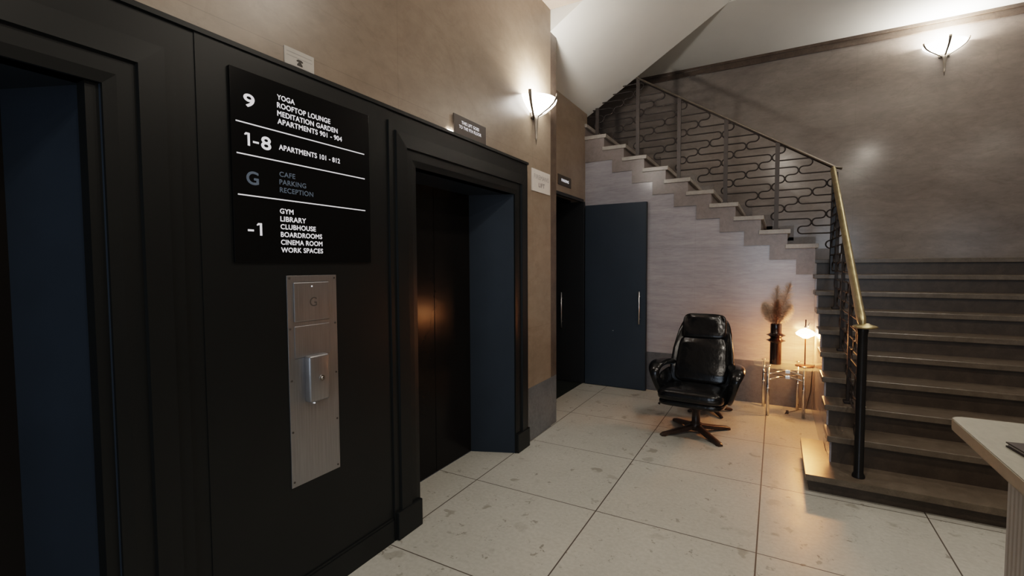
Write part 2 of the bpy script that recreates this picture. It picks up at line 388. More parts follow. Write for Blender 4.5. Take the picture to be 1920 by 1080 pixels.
def door_set(name, ya, yb, lab):
    """lift doorway between ya and yb: mitred frame, splayed jambs, two door leaves"""
    o = bpy.data.objects.new(name, None); COL.objects.link(o); struct(o); o.location = (XL, (ya+yb)/2, 0)
    off = Vector((-XL, -(ya+yb)/2, 0))
    H = 2.06; zc = 0.0
    # picture-frame sweep
    bm = bmesh.new(); rings = []
    for d, t in FP:
        rings.append([Vector((XL+t, ya-d, zc)), Vector((XL+t, ya-d, H+d)), Vector((XL+t, yb+d, H+d)), Vector((XL+t, yb+d, zc))])
    V = [[bm.verts.new(p+off) for p in r_] for r_ in rings]
    for a, c in zip(V, V[1:]):
        for k in range(3): bm.faces.new((a[k], a[k+1], c[k+1], c[k]))
    obj('frame', bm, 'black', o)
    # foot blocks
    for y0, y1 in ((ya-0.20, ya-0.004), (yb+0.004, yb+0.205)):
        b_ = bx(XL-0.01, XL+0.034, y0, y1, 0, 0.155, bevel=0.004); bmesh.ops.translate(b_, vec=off, verts=b_.verts); obj('plinth_block', b_, 'black', o)
    # splayed jambs and head
    bm = bmesh.new(); s = 0.135; XR = XA; zt = H+0.0
    A = [(XL, ya, 0), (XL, ya, zt), (XL, yb, zt), (XL, yb, 0)]
    B = [(XR, ya+s, 0), (XR, ya+s, zt+0.0), (XR, yb-s, zt+0.0), (XR, yb-s, 0)]
    VA = [bm.verts.new(Vector(p)+off) for p in A]; VB = [bm.verts.new(Vector(p)+off) for p in B]
    for k in range(3): bm.faces.new((VA[k], VA[k+1], VB[k+1], VB[k]))
    obj('jamb', bm, 'jamb', o)
    mid = (ya+yb)/2
    for y0, y1 in ((ya+s-0.02, mid-0.002), (mid+0.002, yb-s+0.02)):
        b_ = bx(XR-0.05, XR, y0, y1, 0.004, H+0.04, bevel=0.002); bmesh.ops.translate(b_, vec=off, verts=b_.verts); obj('door_panel', b_, 'liftdoor', o)
    b_ = bx(XR-0.09, XR-0.05, ya, yb, 0, H+0.1); bmesh.ops.translate(b_, vec=off, verts=b_.verts); obj('shaft_backing', b_, 'darkleaf', o)
    return o
door_set('door_1', -0.50, 0.656, '')
door_set('door_2', 2.075, 3.235, '')

# ------------------------------------------------------------------ dark doorway beyond the lifts
d3 = bpy.data.objects.new('door_3', None); COL.objects.link(d3); struct(d3)
obj('leaf', bx(-2.095, -1.338, 5.605, 5.65, 0.006, 2.248, bevel=0.003), 'blueleaf', d3)
obj('edge_strip', bx(-1.3375, -1.330, 5.608, 5.647, 0.006, 2.245), 'darkleaf', d3)
h = obj('handle', tube(bmesh.new(), [(-1.405, 5.56, 0.80), (-1.405, 5.56, 1.19)], 0.010, 10), 'steelhandle', d3, True)
bm = bmesh.new(); tube(bm, [(-1.405, 5.56, 0.86), (-1.405, 5.607, 0.86)], 0.007); tube(bm, [(-1.405, 5.56, 1.13), (-1.405, 5.607, 1.13)], 0.007); obj('handle_mount', bm, 'steelhandle', h, True)
obj('lock', lathe(bmesh.new(), [(0, 0.0), (0.008, 0.0), (0.008, 0.004), (0, 0.005)], -1.73, 5.603, 12, 0.70), 'steelhandle', d3)
d4 = bpy.data.objects.new('door_4', None); COL.objects.link(d4); struct(d4)
obj('leaf', bx(-2.92, -2.11, 5.61, 5.65, 0.006, 2.30, bevel=0.003), 'darkleaf', d4)
h = obj('handle', tube(bmesh.new(), [(-2.40, 5.56, 0.70), (-2.40, 5.56, 1.16)], 0.010, 10), 'steelhandle', d4, True)
bm = bmesh.new(); tube(bm, [(-2.40, 5.56, 0.78), (-2.40, 5.61, 0.78)], 0.007); tube(bm, [(-2.40, 5.56, 1.08), (-2.40, 5.61, 1.08)], 0.007); obj('handle_mount', bm, 'steelhandle', h, True)
bm = bmesh.new(); box(bm, -2.16, -2.122, 4.35, 5.63, 2.295, 2.33); box(bm, -2.16, -2.122, 4.35, 4.39, 0, 2.295)
obj('frame', bm, 'darkleaf', d4)

# ------------------------------------------------------------------ signs
s = thing('directory_sign', 'black floor directory board with white lettering between the two lifts', 'sign', (XL+0.01, 1.38, 1.52))
o_ = Vector((-(XL+0.01), -1.38, -1.52))
def localise(o, par):      # child geometry was written in world coordinates
    for v in o.data.vertices: v.co -= par.location
    return o
localise(obj('board', bx(XL+0.004, XL+0.016, 1.039, 1.724, 1.520, 2.252, bevel=0.0015), 'board', s), s)
rows = [('9',1.091,1.132,2.118,0.047), ('YOGA',1.230,1.309,2.183,0.020), ('ROOFTOP LOUNGE',1.229,1.490,2.150,0.021),
 ('MEDITATION GARDEN',1.229,1.530,2.117,0.021), ('APARTMENTS 901 - 904',1.229,1.554,2.085,0.021), ('1-8',1.088,1.196,1.969,0.049),
 ('APARTMENTS 101 - 812',1.232,1.540,1.981,0.021), ('G',1.093,1.140,1.822,0.049), ('CAFE',1.231,1.303,1.872,0.020),
 ('PARKING',1.230,1.355,1.840,0.020), ('RECEPTION',1.231,1.390,1.808,0.020), ('-1',1.091,1.151,1.625,0.049), ('GYM',1.229,1.290,1.721,0.020),
 ('LIBRARY',1.230,1.350,1.689,0.020), ('CLUBHOUSE',1.230,1.399,1.657,0.020), ('BOARDROOMS',1.230,1.431,1.625,0.020),
 ('CINEMA ROOM',1.230,1.432,1.593,0.020), ('WORK SPACES',1.230,1.434,1.561,0.020)]
def glyph_row(parts, par, z0, h, x):
    """large numerals drawn with a flagged 1"""
    bm = bmesh.new()
    for kind, a0, a1 in parts:
        w_ = a1-a0
        if kind == '1': prism([(a1, z0), (a1, z0+h), (a0+w_*0.28, z0+h), (a0, z0+h*0.84), (a0+w_*0.10, z0+h*0.78), (a1-w_*0.42, z0+h*0.86), (a1-w_*0.42, z0)], 'x', x-0.0004, x, bm)
        elif kind == '-': prism([(a0, z0+h*0.30), (a1, z0+h*0.30), (a1, z0+h*0.45), (a0, z0+h*0.45)], 'x', x-0.0004, x, bm)
    o = localise(obj('lettering', bm, 'white', par), par); return o
for t, a0, a1, z0, hh in rows:
    if t == '1-8':
        glyph_row([('1', 1.088, 1.110), ('-', 1.122, 1.146)], s, z0, hh, XL+0.0168)
        t, a0 = '8', 1.157
    if t == '-1':
        glyph_row([('-', 1.091, 1.115), ('1', 1.127, 1.149)], s, z0, hh, XL+0.0168); continue
    dim = t in ('G', 'CAFE', 'PARKING', 'RECEPTION')
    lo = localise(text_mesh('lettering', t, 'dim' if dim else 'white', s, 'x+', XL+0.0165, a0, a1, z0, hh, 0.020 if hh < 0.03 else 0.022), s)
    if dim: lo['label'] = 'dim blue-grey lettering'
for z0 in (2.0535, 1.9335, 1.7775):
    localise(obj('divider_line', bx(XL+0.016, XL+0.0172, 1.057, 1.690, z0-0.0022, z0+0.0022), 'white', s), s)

s = thing('lift_sign', 'small brown sign with white lettering standing above the second lift', 'sign', (-1.80, 2.64, 2.35))
localise(obj('board', bx(-1.801, -1.793, 2.452, 2.828, 2.350, 2.470, bevel=0.001), 'signbrown', s), s)
localise(text_mesh('lettering', 'THIS LIFT GOES', 'white', s, 'x+', -1.7925, 2.535, 2.738, 2.421, 0.020, 0.02), s)
localise(text_mesh('lettering', 'TO THE 9TH FLOOR', 'white', s, 'x+', -1.7925, 2.507, 2.765, 2.390, 0.020, 0.02), s)
s = thing('notice_card', 'small cream notice card with a telephone symbol above the directory board', 'notice', (-1.82, 1.36, 2.347))
localise(obj('card', bx(-1.812, -1.808, 1.286, 1.430, 2.347, 2.428), 'paper', s), s)
bm = bmesh.new(); box(bm, -1.808, -1.8075, 1.296, 1.42, 2.409, 2.412); box(bm, -1.808, -1.8075, 1.296, 1.42, 2.394, 2.3965); box(bm, -1.808, -1.8075, 1.31, 1.41, 2.357, 2.3592)
localise(obj('printed_lines', bm, 'inkpale', s), s)
bm = bmesh.new()
pr = [(-0.013, 0.0), (0.013, 0.0), (0.013, 0.006), (0.007, 0.013), (0.006, 0.017), (0.014, 0.016), (0.016, 0.021), (0.008, 0.026), (-0.008, 0.026), (-0.016, 0.021), (-0.014, 0.016), (-0.006, 0.017), (-0.007, 0.013), (-0.013, 0.006)]
localise(obj('telephone_symbol', prism([(1.358+a, 2.3645+c) for a, c in pr], 'x', -1.808, -1.807), 'ink', s), s)
s = thing('firemans_lift_sign', "white card reading FIREMANS LIFT on the pier beside the second lift", 'sign', (XL, 3.745, 2.14))
localise(obj('card', bx(XW-0.001, XL-0.004, 3.566, 3.925, 2.138, 2.325), 'paperw', s), s)
localise(text_mesh('lettering', 'FIREMANS', 'inkpale', s, 'x+', XL-0.0035, 3.60, 3.895, 2.245, 0.038, 0.012), s)
localise(text_mesh('lettering', 'LIFT', 'ink', s, 'x+', XL-0.0035, 3.69, 3.81, 2.182, 0.036, 0.002), s)
s = thing('parking_sign', 'small dark PARKING sign above the dark doorway past the lifts', 'sign', (XA, 5.02, 2.41))
localise(obj('board', bx(XA-0.001, XA+0.006, 4.84, 5.215, 2.408, 2.522), 'signbrown', s), s)
localise(text_mesh('lettering', 'PARKING', 'white', s, 'x+', XA+0.0065, 4.93, 5.14, 2.452, 0.03, 0.03), s)

# lift call plate
s = thing('lift_call_plate', 'tall brushed steel lift call plate with a raised box below the directory board', 'call plate', (XL+0.004, 1.38, 0.55))
localise(obj('back_plate', bx(XL, XL+0.008, 1.256, 1.511, 0.548, 1.463, bevel=0.001), 'steel', s), s)
localise(obj('indicator_panel', bx(XL+0.007, XL+0.013, 1.285, 1.467, 1.262, 1.434, bevel=0.004), 'steel', s), s)
localise(text_mesh('lettering', 'G', 'ink', s, 'x+', XL+0.0135, 1.362, 1.398, 1.326, 0.040, 0.0), s)
localise(obj('lower_panel', bx(XL+0.007, XL+0.011, 1.285, 1.467, 1.105, 1.245, bevel=0.003), 'steel', s), s)
c_ = localise(obj('call_box', bx(XL+0.004, XL+0.046, 1.330, 1.432, 0.905, 1.112, bevel=0.010, seg=4), 'steel', s), s)
sharp(c_)
kb = bmesh.new()
tube(kb, [(XL+0.044, 1.389, 1.008), (XL+0.051, 1.389, 1.008)], 0.012, 16); tube(kb, [(XL+0.051, 1.389, 1.008), (XL+0.054, 1.389, 1.008)], [0.007, 0.004], 12)
lk = localise(obj('call_button', kb, 'chrome', s), s)
for yy, zz in ((1.268, 1.452), (1.499, 1.449), (1.266, 1.236), (1.499, 1.240), (1.267, 1.013), (1.499, 1.008), (1.267, 0.790), (1.499, 0.787), (1.268, 0.571), (1.498, 0.566)):
    localise(obj('screw', tube(bmesh.new(), [(XL+0.007, yy, zz), (XL+0.010, yy, zz)], 0.0045, 8), 'ink', s), s)
for yy, zz in ((1.374, 1.415), (1.374, 0.893)):
    localise(obj('indicator_light', tube(bmesh.new(), [(XL+0.007, yy, zz), (XL+0.0145, yy, zz)], 0.0035, 8), 'white', s), s)

# ------------------------------------------------------------------ lower flight (rises away from the camera)
Y1, R1, G1 = 3.62, 0.1555, 0.2475
XS, XR_ = 0.36, 2.545
st = thing('staircase', 'lower flight of dark terrazzo steps rising to the landing on the right', 'staircase', (XS, Y1, 0))
def W(o): return localise(o, o.parent)
# bottom step with its wing to the left
bm = prism([(0.195, 3.59), (2.55, 3.59), (2.55, 4.1), (0.345, 4.1), (0.345, 4.34), (0.195, 4.34)], 'z', 0.082, 0.122)
W(obj('bottom_tread', bm, 'treadlow', st))
bm = prism([(0.218, 3.635), (2.55, 3.635), (2.55, 4.1), (0.36, 4.1), (0.36, 4.33), (0.218, 4.33)], 'z', 0.0, 0.082)
W(obj('bottom_riser', bm, 'riser', st))
prof = [(4.0, 0.0), (4.0, 0.122), (Y1+G1+0.03, 0.122)]
for k in range(2, 10):
    y = Y1+G1*(k-1)+0.027
    prof.append((y, k*R1-0.04)); prof.append((y+G1, k*R1-0.04))
prof += [(Y1+G1*9+0.027, 10*R1-0.04), (5.69, 10*R1-0.04)] if Y1+G1*9+0.027 < 5.69 else []
prof = [p for p in prof]
# stepped side and risers
last = Y1+G1*9+0.027
body = [(3.9, 0.0), (3.9, 2*R1-0.042)]
for k in range(2, 10):
    y = Y1+G1*(k-1)+0.027
    if k == 2: body = [(y, 0.0), (y, 2*R1-0.042)]
    else: body.append((y, k*R1-0.042))
    body.append((Y1+G1*k+0.027, k*R1-0.042))
body += [(last, 10*R1-0.042), (YF, 10*R1-0.042), (YF, 0.0)]
W(obj('stair_body', prism(body, 'x', XS, XR_), 'riser', st))
side = [(y, z) for y, z in body if y < 5.72 and z > 0] 
side = body[:1] + [p for p in body[1:-3] if p[0] < 5.70] + [(5.70, body[-4][1] if False else 9*R1-0.042), (5.70, 0.0)]
W(obj('side_panel', prism(side, 'x', XS-0.012, XS), 'pale', st))
for k in range(2, 10):
    y = Y1+G1*(k-1)
    b_ = bx(XS-0.028, XR_, y, y+G1+0.03, k*R1-0.042, k*R1, bevel=0.004)
    W(obj('tread', b_, 'treadlow', st))
b_ = bx(XS-0.028, XR_, Y1+G1*9, YF, 10*R1-0.042, 10*R1, bevel=0.004)
W(obj('landing_slab', b_, 'treadlow', st))

# ------------------------------------------------------------------ upper flight (rises to the left)
u = thing('staircase', 'upper flight of pale edged steps climbing left above the armchair', 'staircase', (NX, 5.70, 1.555))
NS = 13
poly = [(NX-0.027, 1.513)]
for k in range(NS):
    x = NX-GO*k-0.027; zt = NZ+RI*k-0.044
    poly.append((x, zt)); poly.append((x-GO, zt))
xe = poly[-1][0]
poly += [(xe, NZ+RI*(NS-1)-0.5), (NX-0.2, 1.30)]
W(obj('stair_body', prism(poly, 'y', 5.72, YF-0.001), 'stringer', u))
# outer stringer face, stepped above and below
top = [(XS, 1.555-0.045)]
top = [(0.60, 1.513), (NX-0.027, 1.513)] + poly[1:1+2*NS]
low = [(xe, 2.9)]
bot = []
for k, (x, zz) in enumerate(steps):
    bot.append((x, zz if k == 0 else zz)); 
bot2 = [(0.60, 1.398), (0.182, 1.398)]
for k, (x, zz) in enumerate(steps):
    bot2.append((x, zz)); bot2.append((steps[k+1][0] if k+1 < len(steps) else -2.2, zz))
bot2 = [(min(x, 0.60), z_) for x, z_ in bot2]
ring = [(XS+0.0, 1.513)] + top[1:] + [(xe, NZ+RI*(NS-1)-0.5)] + [(-2.2, steps[-1][1])] + bot2[::-1][1:]
ring = [p for p in ring if p[0] <= XS+1e-6] + [(XS, 1.398)]
W(obj('stringer', prism(ring, 'y', 5.688, 5.72), 'stringer', u))
for k in range(NS):
    x = NX-GO*k
    W(obj('tread', bx(x-GO-0.045, x, 5.672, YF-0.001, NZ+RI*k-0.044, NZ+RI*k, bevel=0.003), 'tread', u))
# stepped skirting along the far wall
bm = bmesh.new()
for k in range(NS+1):
    x1 = NX-GO*(k-1)-0.02; zb = NZ+RI*(k-1)
    box(bm, x1-GO-0.012*0, x1+0.09, YF-0.03, YF-0.002, zb-0.05, zb+0.15)
struct(obj('baseboard_stair', bm, 'skirt'))

# ------------------------------------------------------------------ railings with serpentine ironwork
c_, r_ = 0.12375, 0.0778
def soffit_z(x): return 3.42+SL*(x+2.13)
def snake(s0, z0, n, m_max, P, bm, rad=0.0045, smin=None, smax=None, under=False):
    """one serpentine bar; (s0,z0): centre of the first right hand bend; s grows downhill. P maps (s,z) to the world"""
    rr = r_/2; pts = []
    for i in range(n):
        sn = s0+2*c_*i; zn = z0-2*r_*i
        if i == 0: pts.append((sn-3*c_+rr, zn+rr))
        for a in range(0, 9):      # bend open to the left: from top, round the right, to the bottom
            t = PI/2-PI*a/8; pts.append((sn-rr-0.003+rr*math.cos(t), zn+rr*math.sin(t)))
        for a in range(0, 9):      # bend open to the right
            t = PI/2+PI*a/8; pts.append((sn-c_+rr+0.003+rr*math.cos(t), zn-r_+rr*math.sin(t)))
    pts.append((s0+2*c_*n-c_*1.2, z0-2*r_*n+rr))
    dense = [pts[0]]      # short steps, so the bar ends cleanly at the posts and never jumps across
    for a, b_ in zip(pts, pts[1:]):
        m_ = max(1, int(math.hypot(b_[0]-a[0], b_[1]-a[1])/0.012))
        for q in range(1, m_+1): dense.append((a[0]+(b_[0]-a[0])*q/m_, a[1]+(b_[1]-a[1])*q/m_))
    pts = dense
    if under:      # the soffit of the flight above cuts the bars off
        bad = [i for i, p in enumerate(pts) if p[1] > soffit_z(p[0])-0.004]
        if bad: pts = pts[bad[-1]+1:]
    runs = [[]]
    for p in pts:
        if smin <= p[0] <= smax: runs[-1].append(p)
        elif runs[-1]: runs.append([])
    for run in runs:
        if len(run) > 1: tube(bm, [P(a, b) for a, b in run], rad, 6)

# upper railing, in the plane y = YR, s = x
YR = 5.78
ur = thing('stair_railing', 'dark iron railing with serpentine bars and thin handrail along the upper flight', 'railing', (0.5, YR, 1.56))
def PU(s_, z_): return (s_, YR, z_)
slope = 0.6385
def rail_u(x): return 2.475 - slope*(x-0.508)
for x in (0.0-0.008, -0.510, -1.010, -1.490, -2.00):
    kk = math.floor((NX-x)/GO)
    zb = NZ+RI*kk
    W(obj('post', bx(x-0.021, x+0.021, YR-0.012, YR+0.012, zb-0.0, min(rail_u(x)-0.012, soffit_z(x)-0.02)), 'ironpost', ur))
    W(obj('post_foot', bx(x-0.036, x+0.036, YR-0.03, YR+0.03, zb, zb+0.02, bevel=0.003), 'ironpost', ur))
for j in range(5):
    bm = bmesh.new(); s0 = -3.5+0.0375+c_/2; z0 = rail_u(s0)-0.075-r_*j; s0 -= c_*j
    snake(s0, z0, 26, 0, PU, bm, 0.0072, smin=-3.2, smax=0.50, under=True)
    W(obj('serpentine_bar', bm, 'iron', ur, True))
bm = bmesh.new(); tube(bm, [(-1.50, YR, rail_u(-1.50)-0.004), (0.50, YR, rail_u(0.50)), (0.56, YR, rail_u(0.52)-0.006)], 0.022, 10, flat=(0.6, 1.2)); W(obj('handrail', bm, 'brassdull', ur, True))
bm = bmesh.new(); tube(bm, [(-1.50, YR, rail_u(-1.50)-0.022), (0.50, YR, rail_u(0.50)-0.018)], 0.007, 8); W(obj('rail_bar', bm, 'iron', ur, True))

# lower railing, plane x = XB, s = -y (downhill towards the camera)
XB = 0.487
lr = thing('stair_railing', 'polished brass handrail on black newel post and iron bars beside the lower flight', 'railing', (XB, 3.70, 0.122))
def PLr(s_, z_): return (XB, -s_, z_)
sl1 = 0.640
def rail_l(y): return 1.13+sl1*(y-3.72)
for j in range(5):
    bm = bmesh.new(); s0 = -6.0; z0 = rail_l(6.0)-0.10-r_*j; s0 -= c_*j
    snake(s0, z0, 20, 0, PLr, bm, 0.0072, smin=-5.76, smax=-3.73)
    W(obj('serpentine_bar', bm, 'iron', lr, True))
for y in (4.24, 4.74, 5.24):
    kk = math.floor((y-Y1)/G1)+1
    W(obj('post', bx(XB-0.012, XB+0.012, y-0.021, y+0.021, kk*R1, rail_l(y)-0.015), 'iron', lr))
    W(obj('post_foot', bx(XB-0.03, XB+0.03, y-0.036, y+0.036, kk*R1, kk*R1+0.02, bevel=0.003), 'iron', lr))
# newel: round shaft with a faceted foot
bm = bmesh.new(); lathe(bm, [(0, 0), (0.036, 0), (0.036, 0.012), (0.027, 0.03), (0.027, 0.93), (0.031, 0.95), (0.031, 0.965), (0, 0.965)], XB+0.004, 3.70, 20, 0.122)
nw = W(sharp(obj('newel_post', bm, 'newel', lr)))
bm = bmesh.new(); lathe(bm, [(0.0, 0.0), (0.02, 0.002), (0.062, 0.012), (0.068, 0.018), (0.062, 0.024), (0.03, 0.032), (0.022, 0.038), (0.0, 0.04)], XB+0.015, 3.69, 28, 1.085)
W(obj('newel_cap', bm, 'brass', lr, True))
bm = bmesh.new(); pts = [(XB, 3.695, 1.10), (XB, 3.70, 1.125), (XB, 3.73, rail_l(3.73)+0.01), (XB, 3.78, rail_l(3.78)), (XB, 4.4, rail_l(4.4)), (XB, 5.1, rail_l(5.1)), (XB, 5.80, rail_l(5.80))]
tube(bm, pts, [0.026, 0.031, 0.036, 0.036, 0.036, 0.036, 0.036], 16, flat=(0.68, 1.35)); W(obj('handrail', bm, 'brass', lr, True))
bm = bmesh.new(); tube(bm, [(XB, 3.72, rail_l(3.72)-0.03), (XB, 5.78, rail_l(5.78)-0.03)], 0.009, 8); W(obj('rail_bar', bm, 'iron', lr, True))
# newel at the turn
bm = bmesh.new(); box(bm, 0.475, 0.53, 5.75, 5.81, 1.0, 2.42)
tn = obj('newel_post', bx(0.476, 0.528, 5.756, 5.808, 1.40, 2.43, bevel=0.004), 'newel', None); bm.free()
tag(tn, 'tall dark square newel post where the two stair railings meet', 'newel post')

# ------------------------------------------------------------------ armchair
def armchair():
    t = thing('swivel_armchair', 'black leather swivel armchair with tufted headrest on dark star base by the stair wall', 'armchair', (-0.60, 4.42, 0), math.radians(-3))
    for a in (45, 135, 225, 315):
        bm = bmesh.new(); n = 12; ca, sa = math.cos(math.radians(a)), math.sin(math.radians(a))
        rings = []
        for i in range(n+1):
            f = i/n; rr = 0.03+0.315*f; w = 0.030-0.006*f + (0.004 if f > 0.9 else 0); zt = 0.085-0.058*f**0.9; zb = 0.045*(1-f)**1.3+0.0; 
            if f > 0.88: zb = 0.0
            elif f > 0.1: zb = max(zb, 0.012)
            if i == n: w *= 0.7; zt -= 0.006
            P = [(rr, -w, zb), (rr, w, zb), (rr, w*0.9, zt-0.006), (rr, w*0.5, zt), (rr, -w*0.5, zt), (rr, -w*0.9, zt-0.006)]
            rings.append([bm.verts.new((ca*p[0]-sa*p[1], sa*p[0]+ca*p[1], p[2])) for p in P])
        for A, B in zip(rings, rings[1:]):
            for k in range(6): bm.faces.new((A[k], A[(k+1) % 6], B[(k+1) % 6], B[k]))
        bm.faces.new(rings[0][::-1]); bm.faces.new(rings[-1])
        sharp(obj('base_foot', bm, 'wood', t))
    obj('pedestal', lathe(bmesh.new(), [(0, 0.03), (0.05, 0.03), (0.05, 0.09), (0.036, 0.10), (0.033, 0.2), (0.042, 0.21), (0.042, 0.27), (0, 0.27)], 0, 0, 24), 'wood', t, True)
    sharp(obj('mounting_plate', bx(-0.14, 0.14, -0.12, 0.14, 0.255, 0.285, bevel=0.01), 'iron', t))
    # seat: base pad and thick cushion with puckers
    tilt = Matrix.Translation((0, -0.05, 0.305)) @ Matrix.Rotation(math.radians(-5), 4, 'X')
    obj('seat_base', cushion(0.262, 0.29, 0.035, 0.28, mat=tilt, e2=0.5), 'leather', t, True)
    def sf(p):
        q = p.copy()
        if p.z > 0: q.z += 0.012*math.cos(p.x*8)*math.cos(p.y*6) - 0.006*abs(math.sin(p.x*30+math.sin(p.y*20)))*max(0, 1-abs(p.y)/0.3)
        if p.y < -0.2: q.x *= 1.03
        return q
    tilt2 = Matrix.Translation((0, -0.065, 0.375)) @ Matrix.Rotation(math.radians(-5), 4, 'X')
    sc = obj('seat_cushion', cushion(0.262, 0.30, 0.065, 0.30, sf, 64, 28, tilt2, e2=0.55), 'leather', t, True)
    obj('piping', tube(bmesh.new(), [tilt2 @ Vector((0.262*math.copysign(abs(math.cos(a))**0.3, math.cos(a)), 0.30*math.copysign(abs(math.sin(a))**0.3, math.sin(a)), -0.012)) for a in [2*PI*i/80 for i in range(81)]], 0.005, 6, cap=False), 'leather', sc, True)
    # back: tall tapered shell, lumbar cushion and headrest pillow
    BM = Matrix.Translation((0, 0.20, 0.365)) @ Matrix.Rotation(math.radians(-22), 4, 'X') @ Matrix.Diagonal((1, 1, 0.94, 1))
    def shell(p):       # p.z in -.36..+.36 along the back
        f = (p.z+0.36)/0.72; w = 0.285*(1-f)+0.205*f + 0.02*math.sin(PI*f)
        if f > 0.93: w *= 1-0.3*(f-0.93)
        q = Vector((p.x/0.25*w, p.y - 0.055*(abs(p.x)/0.25)**3*math.sin(PI*min(1, f*1.02+0.05)), p.z+0.36)); return q
    obj('back_shell', cushion(0.25, 0.05, 0.36, 0.32, shell, 48, 40, BM, e2=0.28), 'leather', t, True)
    def lum(p):
        f = (p.z+0.235)/0.47; w = 1.0-0.14*f
        q = Vector((p.x*w, p.y, p.z)); 
        if p.y < 0: q.y -= 0.014*math.cos(p.x*7)*math.cos((f-0.45)*2.6) - 0.007*abs(math.sin(p.z*26+math.sin(p.x*12)*0.9)); q.y += 0.012*math.exp(-((p.x)/0.05)**2-((p.z-0.0)/0.05)**2)
        return q
    obj('back_cushion', cushion(0.240, 0.055, 0.235, 0.28, lum, 56, 40, BM @ Matrix.Translation((0, -0.052, 0.265)), e2=0.32), 'leather', t, True)
    def head(p):
        f = (p.z+0.128)/0.256; w = 1.0-0.07*f
        q = Vector((p.x*w, p.y, p.z))
        if p.y < 0:
            for tx in (-0.085, 0.085): q.y += 0.045*math.exp(-((p.x-tx)/0.026)**2-((p.z-0.035)/0.028)**2)
            q.y -= 0.010*math.cos(p.x*9) + 0.010*math.sin(p.x*60+p.z*25)*math.exp(-((p.z-0.035)/0.07)**2)
        return q
    hp = obj('headrest_pillow', cushion(0.200, 0.055, 0.128, 0.26, head, 64, 36, BM @ Matrix.Translation((0, -0.064, 0.600)), e2=0.34), 'leather', t, True)
    for tx in (-0.085, 0.085):
        p = BM @ Matrix.Translation((tx, -0.088, 0.635)) @ Vector((0, 0, 0))
        obj('button', cushion(0.011, 0.006, 0.011, 1, None, 12, 8, Matrix.Translation(p)), 'leather', hp, True)
    # arms: padded loops that flare out and curl down at the front
    for sg in (-1, 1):
        path = [(0.265, 0.30, 0.56), (0.285, 0.20, 0.585), (0.315, 0.08, 0.60), (0.335, -0.04, 0.595), (0.338, -0.11, 0.575), (0.332, -0.150, 0.54), (0.318, -0.150, 0.49), (0.300, -0.130, 0.43), (0.280, -0.10, 0.37), (0.262, -0.06, 0.33)]
        # smooth
        P = [Vector((sg*a, b_, c__)) for a, b_, c__ in path]; Q = []
        for i in range(len(P)-1):
            for k in range(4):
                tt = k/4; p0 = P[max(i-1, 0)]; p1 = P[i]; p2 = P[i+1]; p3 = P[min(i+2, len(P)-1)]
                Q.append(0.5*((2*p1)+(p2-p0)*tt+(2*p0-5*p1+4*p2-p3)*tt*tt+(3*p1-p0-3*p2+p3)*tt**3))
        Q.append(P[-1]); n = len(Q)
        rad = [0.036+0.020*math.sin(PI*min(1, (i+2)/(n*0.62))) if i < n*0.62 else 0.036 for i in range(n)]
        ar = obj('armrest', tube(bmesh.new(), Q, rad, 18, flat=(0.62, 1.15)), 'leather', t, True)
        ip = cushion(0.014, 0.20, 0.095, 0.5, None, 28, 16, Matrix.Translation((sg*0.272, 0.075, 0.44)) @ Matrix.Rotation(sg*math.radians(14), 4, 'Y'))
        obj('side_panel', ip, 'leather', ar, True)
    obj('recline_lever', tube(bmesh.new(), [(-0.24, -0.05, 0.28), (-0.29, -0.06, 0.27), (-0.305, -0.09, 0.235)], [0.006, 0.006, 0.011], 8), 'iron', t, True)
    return t
armchair()
# footstool tucked behind the chair
t = thing('footstool', 'low black leather footstool on a dark star base tucked behind the armchair', 'footstool', (-0.56, 5.12, 0), math.radians(14))
for a in (20, 110, 200, 290):
    bm = bmesh.new(); ca, sa = math.cos(math.radians(a)), math.sin(math.radians(a))
    tube(bm, [(0.02*ca, 0.02*sa, 0.05), (0.12*ca, 0.12*sa, 0.04), (0.22*ca, 0.22*sa, 0.018), (0.235*ca, 0.235*sa, 0.016)], [0.022, 0.02, 0.016, 0.01], 8); obj('base_foot', bm, 'wood', t, True)
obj('pedestal', lathe(bmesh.new(), [(0, 0.03), (0.035, 0.03), (0.03, 0.2), (0, 0.2)], 0, 0, 18), 'wood', t, True)
obj('cushion', cushion(0.20, 0.16, 0.06, 0.35, None, 40, 20, Matrix.Translation((0, 0, 0.255)), e2=0.55), 'leather', t, True)

# ------------------------------------------------------------------ side table
TZ = 0.50
tb = thing('side_table', 'round-cornered glass side table on slim chrome legs in the corner by the stairs', 'side table', (0.10, 5.40, 0))
bm = bmesh.new(); ring = []
for i in range(56):
    a = 2*PI*i/56; ca, sa = math.cos(a), math.sin(a); e = 0.72
    ring.append((0.29*math.copysign(abs(ca)**e, ca)*1.0, 0.255*math.copysign(abs(sa)**e, sa)))
ring = [(x+0.005 , y) for x, y in ring]
prism(ring, 'z', TZ-0.010, TZ, bm); bmesh.ops.translate(bm, vec=(0.0, 0.02, 0), verts=bm.verts)
tp = sharp(obj('table_top', bm, 'glass', tb))
legs = [(-0.148, -0.135), (0.158, -0.075), (-0.192, 0.185), (0.118, 0.205)]
for x, y in legs:
    lg = obj('leg', tube(bmesh.new(), [(x, y, 0.0), (x, y, TZ-0.012)], 0.0135, 14), 'chrome', tb, True)
    bm = bmesh.new(); lathe(bm, [(0, 0), (0.02, 0.0), (0.024, 0.006), (0.024, 0.01), (0, 0.011)], x, y, 16, TZ-0.012 + 0.0)
    bmesh.ops.translate(bm, vec=(0, 0, 0.012), verts=bm.verts); obj('leg_cap', bm, 'chrome', lg, True)
    bm = bmesh.new(); tube(bm, [(x, y, 0.27), (x, y, 0.285)], 0.017, 14); obj('collar', bm, 'chrome', lg, True)
